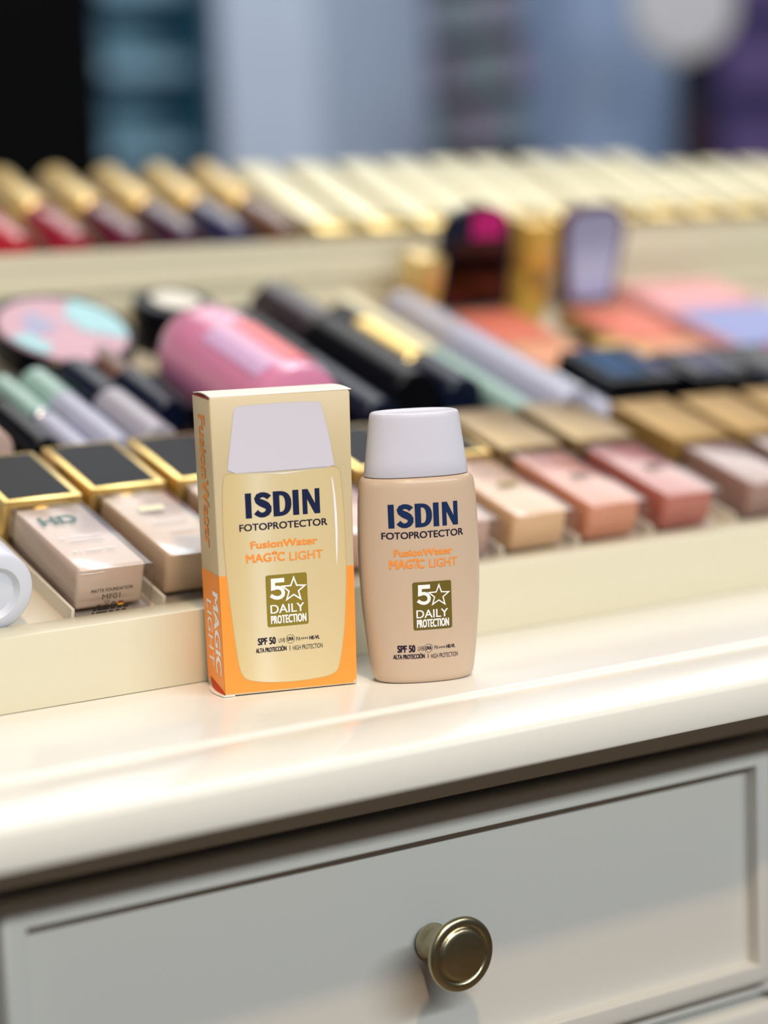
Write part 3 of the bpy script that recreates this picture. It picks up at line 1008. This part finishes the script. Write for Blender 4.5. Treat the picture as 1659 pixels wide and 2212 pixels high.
def palette(label, X, v, w_, l_, h, base_m, pans, lid=None, group='open blush and shadow palettes', name='blush_palette'):
    r = on_tray(name, label, 'palette', X + w_ / 2, v, 0.0, 0, group)
    hw = w_ / 2
    link('case', bm_box(-hw, hw, 0, l_, 0, h, .0012, 2), base_m, r)
    for (a, c, d, e, m) in pans:
        link('pan', bm_box(-hw + a * w_, -hw + c * w_, d * l_, e * l_, h + .0001, h + .0012, .0004, 1), m, r)
    if lid:
        lh, ang, fm, mm = lid
        ol = lid_outline(w_, lh, .020, .006, .0 if fm is M_navy else .35)
        q = link('lid', loft([[(x, y_, z) for x, z in ol] for y_ in (0, .0062)]), fm, r, mtx=Matrix.Translation((0, l_ + .0035, h)) @ Matrix.Rotation(-ang, 4, 'X'))
        mh = lh * .60 if fm is M_navy else lh - .008
        il = lid_outline(w_ - .009, mh, .015 if fm is not M_navy else .004, .004, .0 if fm is M_navy else .35)
        link('mirror', loft([[(x, y_, z + .004) for x, z in il] for y_ in (-.0008, -.0001)]), mm, q, mtx=Matrix.Translation((0, l_ + .0035, h)) @ Matrix.Rotation(-ang, 4, 'X'), smooth=False)
    return r


M_coral = mat('coral_blush', (232, 128, 106), rough=.6, var=.08, vscale=120)
M_peach = mat('peach_blush', (226, 160, 122), rough=.6)
M_mirror = mat('brown_reflection_mirror', (96, 60, 52), rough=.12, metal=1)  # brown reflection of the pans put into the mirror colour
M_mirror2 = mat('lavender_mirror_glass', (196, 200, 238), rough=.1, metal=.5)
M_maroon = mat('maroon_plastic', (84, 30, 50), rough=.3)
M_magenta = mat('magenta_plastic', (180, 24, 110), rough=.3)
p1 = palette('open coral blush palette with navy lid standing up, left of the gold case', 0.352, .190, .052, .105, .010, M_gold_dull, [(.06, .94, .05, .42, M_peach), (.06, .94, .46, .95, M_coral)], (.064, radians(6), M_navy, M_mirror))
b = bm_box(-.006, .018, -.0010, -.0001, .044, .0615, .0004)
b.transform(Matrix.Translation((0, .105 + .0035, .010)) @ Matrix.Rotation(-radians(6), 4, 'X'))
link('magenta_label', b, M_magenta, p1, smooth=False)
p2 = palette('open coral blush palette with lavender mirror and maroon rim, right of the gold case', 0.436, .170, .056, .118, .010, M_gold_dull, [(.06, .94, .05, .42, M_peach), (.06, .94, .46, .95, M_coral)], (.064, radians(8), M_maroon, M_mirror2))
r = on_tray('lipstick_case', 'upright gold lipstick case between the two open blush palettes', 'lipstick', 0.4195, .303, 0.0)
M_yellowgold = mat('yellow_gold_case', (222, 180, 84), rough=0.35, metal=0.35, coat=0.2)
link('case_body', bm_box(-.0105, .0105, -.0105, .0105, 0, .032, .0015, 2), M_yellowgold, r)
link('case_lid', bm_box(-.0108, .0108, -.0108, .0108, .0323, .064, .0015, 2), M_yellowgold, r)
link('clasp', bm_box(-.006, .006, -.0125, -.0105, .024, .034, .0006, 2), M_gold_dull, r)
r = on_tray('lipstick_case', 'pale gold upright lipstick case left of the navy palette lid', 'lipstick', 0.3385, .303, 0.0)
link('case_body', bm_box(-.0095, .0095, -.0095, .0095, 0, .026, .0015, 2), M_yellowgold, r)
link('case_lid', bm_box(-.0098, .0098, -.0098, .0098, .0263, .046, .0015, 2), M_goldcap, r)
r = on_tray('gold_compact', 'small gold compact lying in front of the lavender mirrored palette', 'compact', 0.4195, .190, 0.0)
link('case_body', bm_box(-.013, .013, -.016, .028, 0, .010, .002, 2), M_gold_dull, r)
link('case_lid', bm_box(-.013, .013, -.016, .028, .0102, .016, .002, 2), M_yellowgold, r)
M_pinkmat = mat('pink_plastic', (236, 164, 168), rough=.3)
M_lavpan = mat('pale_lavender_film', (150, 160, 210), rough=.5, spec=.2)
palette('flat pink case with lavender film top at the right edge', 0.506, .170, .085, .150, .012, M_pinkmat, [(.04, .96, .04, .62, M_lavpan), (.04, .96, .66, .96, M_pinkmat)], group='open blush and shadow palettes', name='shadow_palette')
M_bluepan = mat('blue_shadow_pan', (30, 70, 110), rough=.6, spec=.2)
M_greypan = mat('grey_lilac_pan', (84, 86, 116), rough=.6, spec=.2)
palette('black eyeshadow palette with blue pan, in front of the coral palettes', 0.353, .128, .050, .052, .026, M_black, [(.10, .62, .12, .88, M_bluepan), (.70, .94, .12, .88, M_greypan)], name='eyeshadow_palette')
palette('black eyeshadow palette with dark grey pans, right of the blue-panned one', 0.408, .122, .046, .044, .026, M_black, [(.08, .34, .12, .88, M_navy), (.38, .64, .12, .88, M_greypan), (.68, .94, .12, .88, M_navy)], name='eyeshadow_palette')
palette('black eyeshadow palette with magenta pan at the far right edge', 0.458, .118, .060, .048, .026, M_navy, [(.06, .50, .12, .88, M_black), (.56, .94, .12, .88, M_magenta)], name='eyeshadow_palette')
r = on_tray('price_plate', 'small grey lilac price plate in front of the blue-panned palette', 'price holder', 0.380, .1085, 0.0)
link('plate', bm_box(-.024, .024, 0, .003, 0, .017, .0008, 2), M_greypan, r)
link('foot', bm_box(-.020, .020, .0032, .010, 0, .003, .0005, 1), M_greypan, r)

# ------------------------------------------------------------------ upper shelf
A2 = radians(22)
O2 = Vector((0, 0.405, 0.1568))
V2 = Vector((0, cos(A2), sin(A2)))
N2 = Vector((0, -sin(A2), cos(A2)))
R2 = Matrix((Vector((1, 0, 0)), V2, N2)).transposed()


def up_thing(name, label, cat, X, v, h, group, yaw=0.0):
    p = O2 + Vector((X, 0, 0)) + V2 * v + N2 * h
    return thing(name, label, cat, p, (R2 @ Matrix.Rotation(yaw, 3, 'Z')).to_euler(), group)


GU = 'pale gold tubes on the upper shelf'
words_ = ['first', 'second', 'third', 'fourth', 'fifth', 'sixth', 'seventh', 'eighth', 'ninth', 'tenth', 'eleventh', 'twelfth', 'thirteenth', 'fourteenth', 'fifteenth']
gx = [0.322, 0.3615, 0.401, 0.437, 0.474, 0.510, 0.552, 0.592, 0.630, 0.668, 0.706, 0.744, 0.782, 0.820]


def gold_tube(label, X, L, v0, m=M_gold_soft):
    r = up_thing('gold_tube', label, 'makeup tube', X, v0, .0005, GU)
    link('tube_body', bm_box(-.0135, .0135, 0, L * .14, 0, .0200, .002, 2), M_gold, r)
    link('cap', bm_box(-.0140, .0140, L * .14 + .0008, L, -.0002, .0206, .002, 2), m, r)
    return r


for i, X in enumerate(gx):
    gold_tube('pale gold rectangular tube, %s of the gold row counting from the red glosses' % words_[i], X, .116 if i < 9 else .096, .014)
GL = 'gold-capped glosses on the upper shelf'
cols = [('rose pink', (200, 96, 112)), ('bright red', (190, 24, 34)), ('cherry red', (176, 20, 40)), ('crimson', (150, 20, 46)), ('deep wine', (96, 18, 44)), ('dark plum', (64, 24, 52)), ('navy violet', (38, 32, 78)), ('cocoa brown', (104, 66, 44))]
lx = [0.030, 0.067, 0.104, 0.141, 0.178, 0.2145, 0.2500, 0.2850]
for (cn, rgb), X in zip(cols, lx):
    r = up_thing('lip_gloss', '%s lip gloss with gold cap at the left of the upper shelf' % cn, 'lip gloss', X, .014, .0128, GL)
    link('gloss_barrel', lathe([(.0100, 0), (.0120, .0015), (.0125, .004), (.0125, .046), (.0115, .049), (.0002, .0492)], 'Y', 36), mat(cn.replace(' ', '_') + '_gloss', rgb, rough=.12, coat=.6), r)
    link('collar', lathe([(.0098, .0493), (.0098, .0530), (.0002, .0531)], 'Y', 32), M_gold_dull, r)
    link('cap', lathe([(.0110, .0532), (.0122, .0545), (.0122, .112), (.0110, .114), (.0002, .1142)], 'Y', 36), M_goldcap, r)

# ------------------------------------------------------------------ fittings behind
def fitting(name, label, cat, loc, rotz=0.0):
    return thing(name, label, cat, loc, (0, 0, rotz))


r = fitting('black_display_column', 'black display column at the far left background', 'display column', (0.62, 2.00, FZ))
link('column_body', bm_box(-.32, .338, 0, .30, 0, 2.4, .004, 1), M_blackmat, r)
link('plinth', bm_box(-.33, .31, -.01, .31, 0, .08, .002, 1), M_blackmat, r) if False else None
r = fitting('teal_shelving', 'teal blue glass-fronted shelving beside the black column', 'shelving', (1.035, 2.05, FZ))
M_teal = mat('teal_blue_panel', (112, 154, 176), rough=.5)
M_tealD = mat('deep_teal_frame', (44, 100, 126), rough=.5)
M_tealL = mat('light_teal_shelf', (140, 176, 196), rough=.5)
link('back_panel', bm_box(-.115, .09, .10, .12, 0, 2.2), M_teal, r, smooth=False)
link('side_frame', bm_box(-.115, -.0951, 0, .12, 0, 2.2), M_tealD, r, smooth=False)
link('side_frame', bm_box(.0901, .115, 0, .12, 0, 2.2), M_tealD, r, smooth=False)
for z in (.30, .55, .80, 1.045, 1.175, 1.290, 1.40, 1.62, 1.85, 2.1):
    link('shelf', bm_box(-.115, .09, .01, .0999, z - .012, z + .012), M_tealL, r, smooth=False)
r = link('pillar', loft([[(1.081, 1.90, z), (1.203, 1.85, z), (1.488, 2.00, z), (1.36, 2.13, z)] for z in (FZ, 2.1)]), mat('pale_blue_grey_paint', (176, 188, 208), rough=.6), smooth=False)
tag(r, 'pale blue grey pillar in the middle of the background', 'pillar', kind='structure')

r = fitting('wall_shelf_unit', 'dark shelving filled with grey and mauve boxes, behind the gold tubes', 'shelf unit', (1.575, 1.75, FZ))
link('back_board', bm_box(.14, .15, 0, .40, 0, 2.2), M_blackmat, r, smooth=False)
M_shd = mat('dark_shelf_board', (16, 20, 28), rough=.5)
for z in (.80, .98, 1.160, 1.2435, 1.326, 1.42):
    link('shelf', bm_box(0, .139, 0, .40, z - .010, z + .010), M_shd, r, smooth=False)
bc = [(164, 174, 188), (186, 172, 192), (158, 180, 184), (180, 188, 202), (180, 158, 182), (168, 192, 190)]
nm_ = ['slate grey', 'mauve grey', 'sage grey', 'silver grey', 'dusty mauve', 'green grey']
BM_ = [mat(nm_[k].replace(' ', '_') + '_card', bc[k], rough=.6) for k in range(6)]
rows = {1.1703: 'lowest visible', 1.2538: 'middle', 1.3363: 'top visible'}
k = 0
for z, rn in rows.items():
    for j in range(6):
        y = 1.755 + j * .062
        o = link('product_box', bm_box(0, .07, 0, .056, 0, .058 + .002 * ((j + k) % 3)), BM_[(j + k) % 6], smooth=False)
        o.location = (1.580 + .004 * (j % 2), y, FZ + z)
        tag(o, '%s box on the %s board of the dark shelving, %s from its near end' % (nm_[(j + k) % 6].replace(' ', '-'), rn.replace(' visible', ''), words_[j]), 'box', 'boxes on the dark shelf unit')
    k += 2
r = link('wall_panel', bm_box(0, .200, 0, .10, 0, 2.5), mat('blue_grey_panel', (140, 158, 190), rough=.6), smooth=False)
r.location = (1.472, 1.64, FZ)
tag(r, 'blue grey wall panel right of the dark shelf unit', 'wall panel', kind='structure')

# side counter with round mirror
r = fitting('side_counter', 'dark side counter behind the cabinet carrying the round mirror', 'counter', (1.62, 1.38, FZ))
link('counter_body', bm_box(-.25, .45, -.12, .14, 0, .88, .004, 1), M_shd, r)
link('counter_top', bm_box(-.26, .46, -.13, .15, .8802, .9002, .003, 1), M_shd, r)
r = fitting('vanity_mirror', 'round pale vanity mirror on a dark stand, top right background', 'mirror', (1.443, 1.38, FZ + .9004), radians(-33))
link('stand', lathe([(.045, 0), (.045, .008), (.012, .012), (.008, .10), (.008, .34), (.002, .352)], 'Z', 32), M_black, r)
mf = lathe([(.058, 0), (.063, .003), (.063, .012), (.058, .015)], 'Y', 64)
link('mirror_frame', mf, mat('cream_mirror_frame', (196, 192, 178), rough=.4), r, mtx=Matrix.Translation((0, -.015, .4150)))
link('mirror_face', lathe([(.056, -.0172), (.056, -.0155), (.001, -.0154)], 'Y', 64), mat('pale_mirror_face', (182, 180, 186), rough=.35), r, mtx=Matrix.Translation((0, 0, .4150)))
r = fitting('garment_stand', 'dark garment hanging on a stand below the round mirror', 'garment', (1.640, 1.58, FZ))
link('garment', loft([[(q[0] * s_, q[1] * s_ * .5, z) for q in [(cos(2 * pi * k / 20), sin(2 * pi * k / 20)) for k in range(20)]] for z, s_ in ((.55, .05), (.9, .046), (1.10, .036), (1.20, .030), (1.26, .012))]), mat('dark_navy_cloth', (20, 18, 34), rough=.9), r)
link('stand_pole', lathe([(.012, 0), (.012, 1.30)], 'Z', 16), M_blackmat, r)
link('scarf', loft([[(q[0] * s_ - .03, q[1] * s_ * .5 - .02, z) for q in [(cos(2 * pi * k / 16), sin(2 * pi * k / 16)) for k in range(16)]] for z, s_ in ((1.11, .012), (1.16, .016), (1.2, .012))]), mat('burgundy_cloth', (70, 6, 34), rough=.9), r)
r = fitting('purple_cabinet', 'purple display cabinet at the right edge of the background', 'cabinet', (1.790, 1.70, FZ))
M_pur = mat('purple_lacquer', (96, 80, 128), rough=.5)
M_purD = mat('dark_purple_lacquer', (62, 54, 100), rough=.5)
link('cabinet_body', bm_box(0, .5, .012, .3, 0, 2.4), M_purD, r, smooth=False)
for a, c in ((.6, 1.10), (1.11, 1.19), (1.23, 1.31), (1.35, 1.8)):
    link('panel', bm_box(.01, .49, 0, .0119, a, c), M_pur, r, smooth=False)
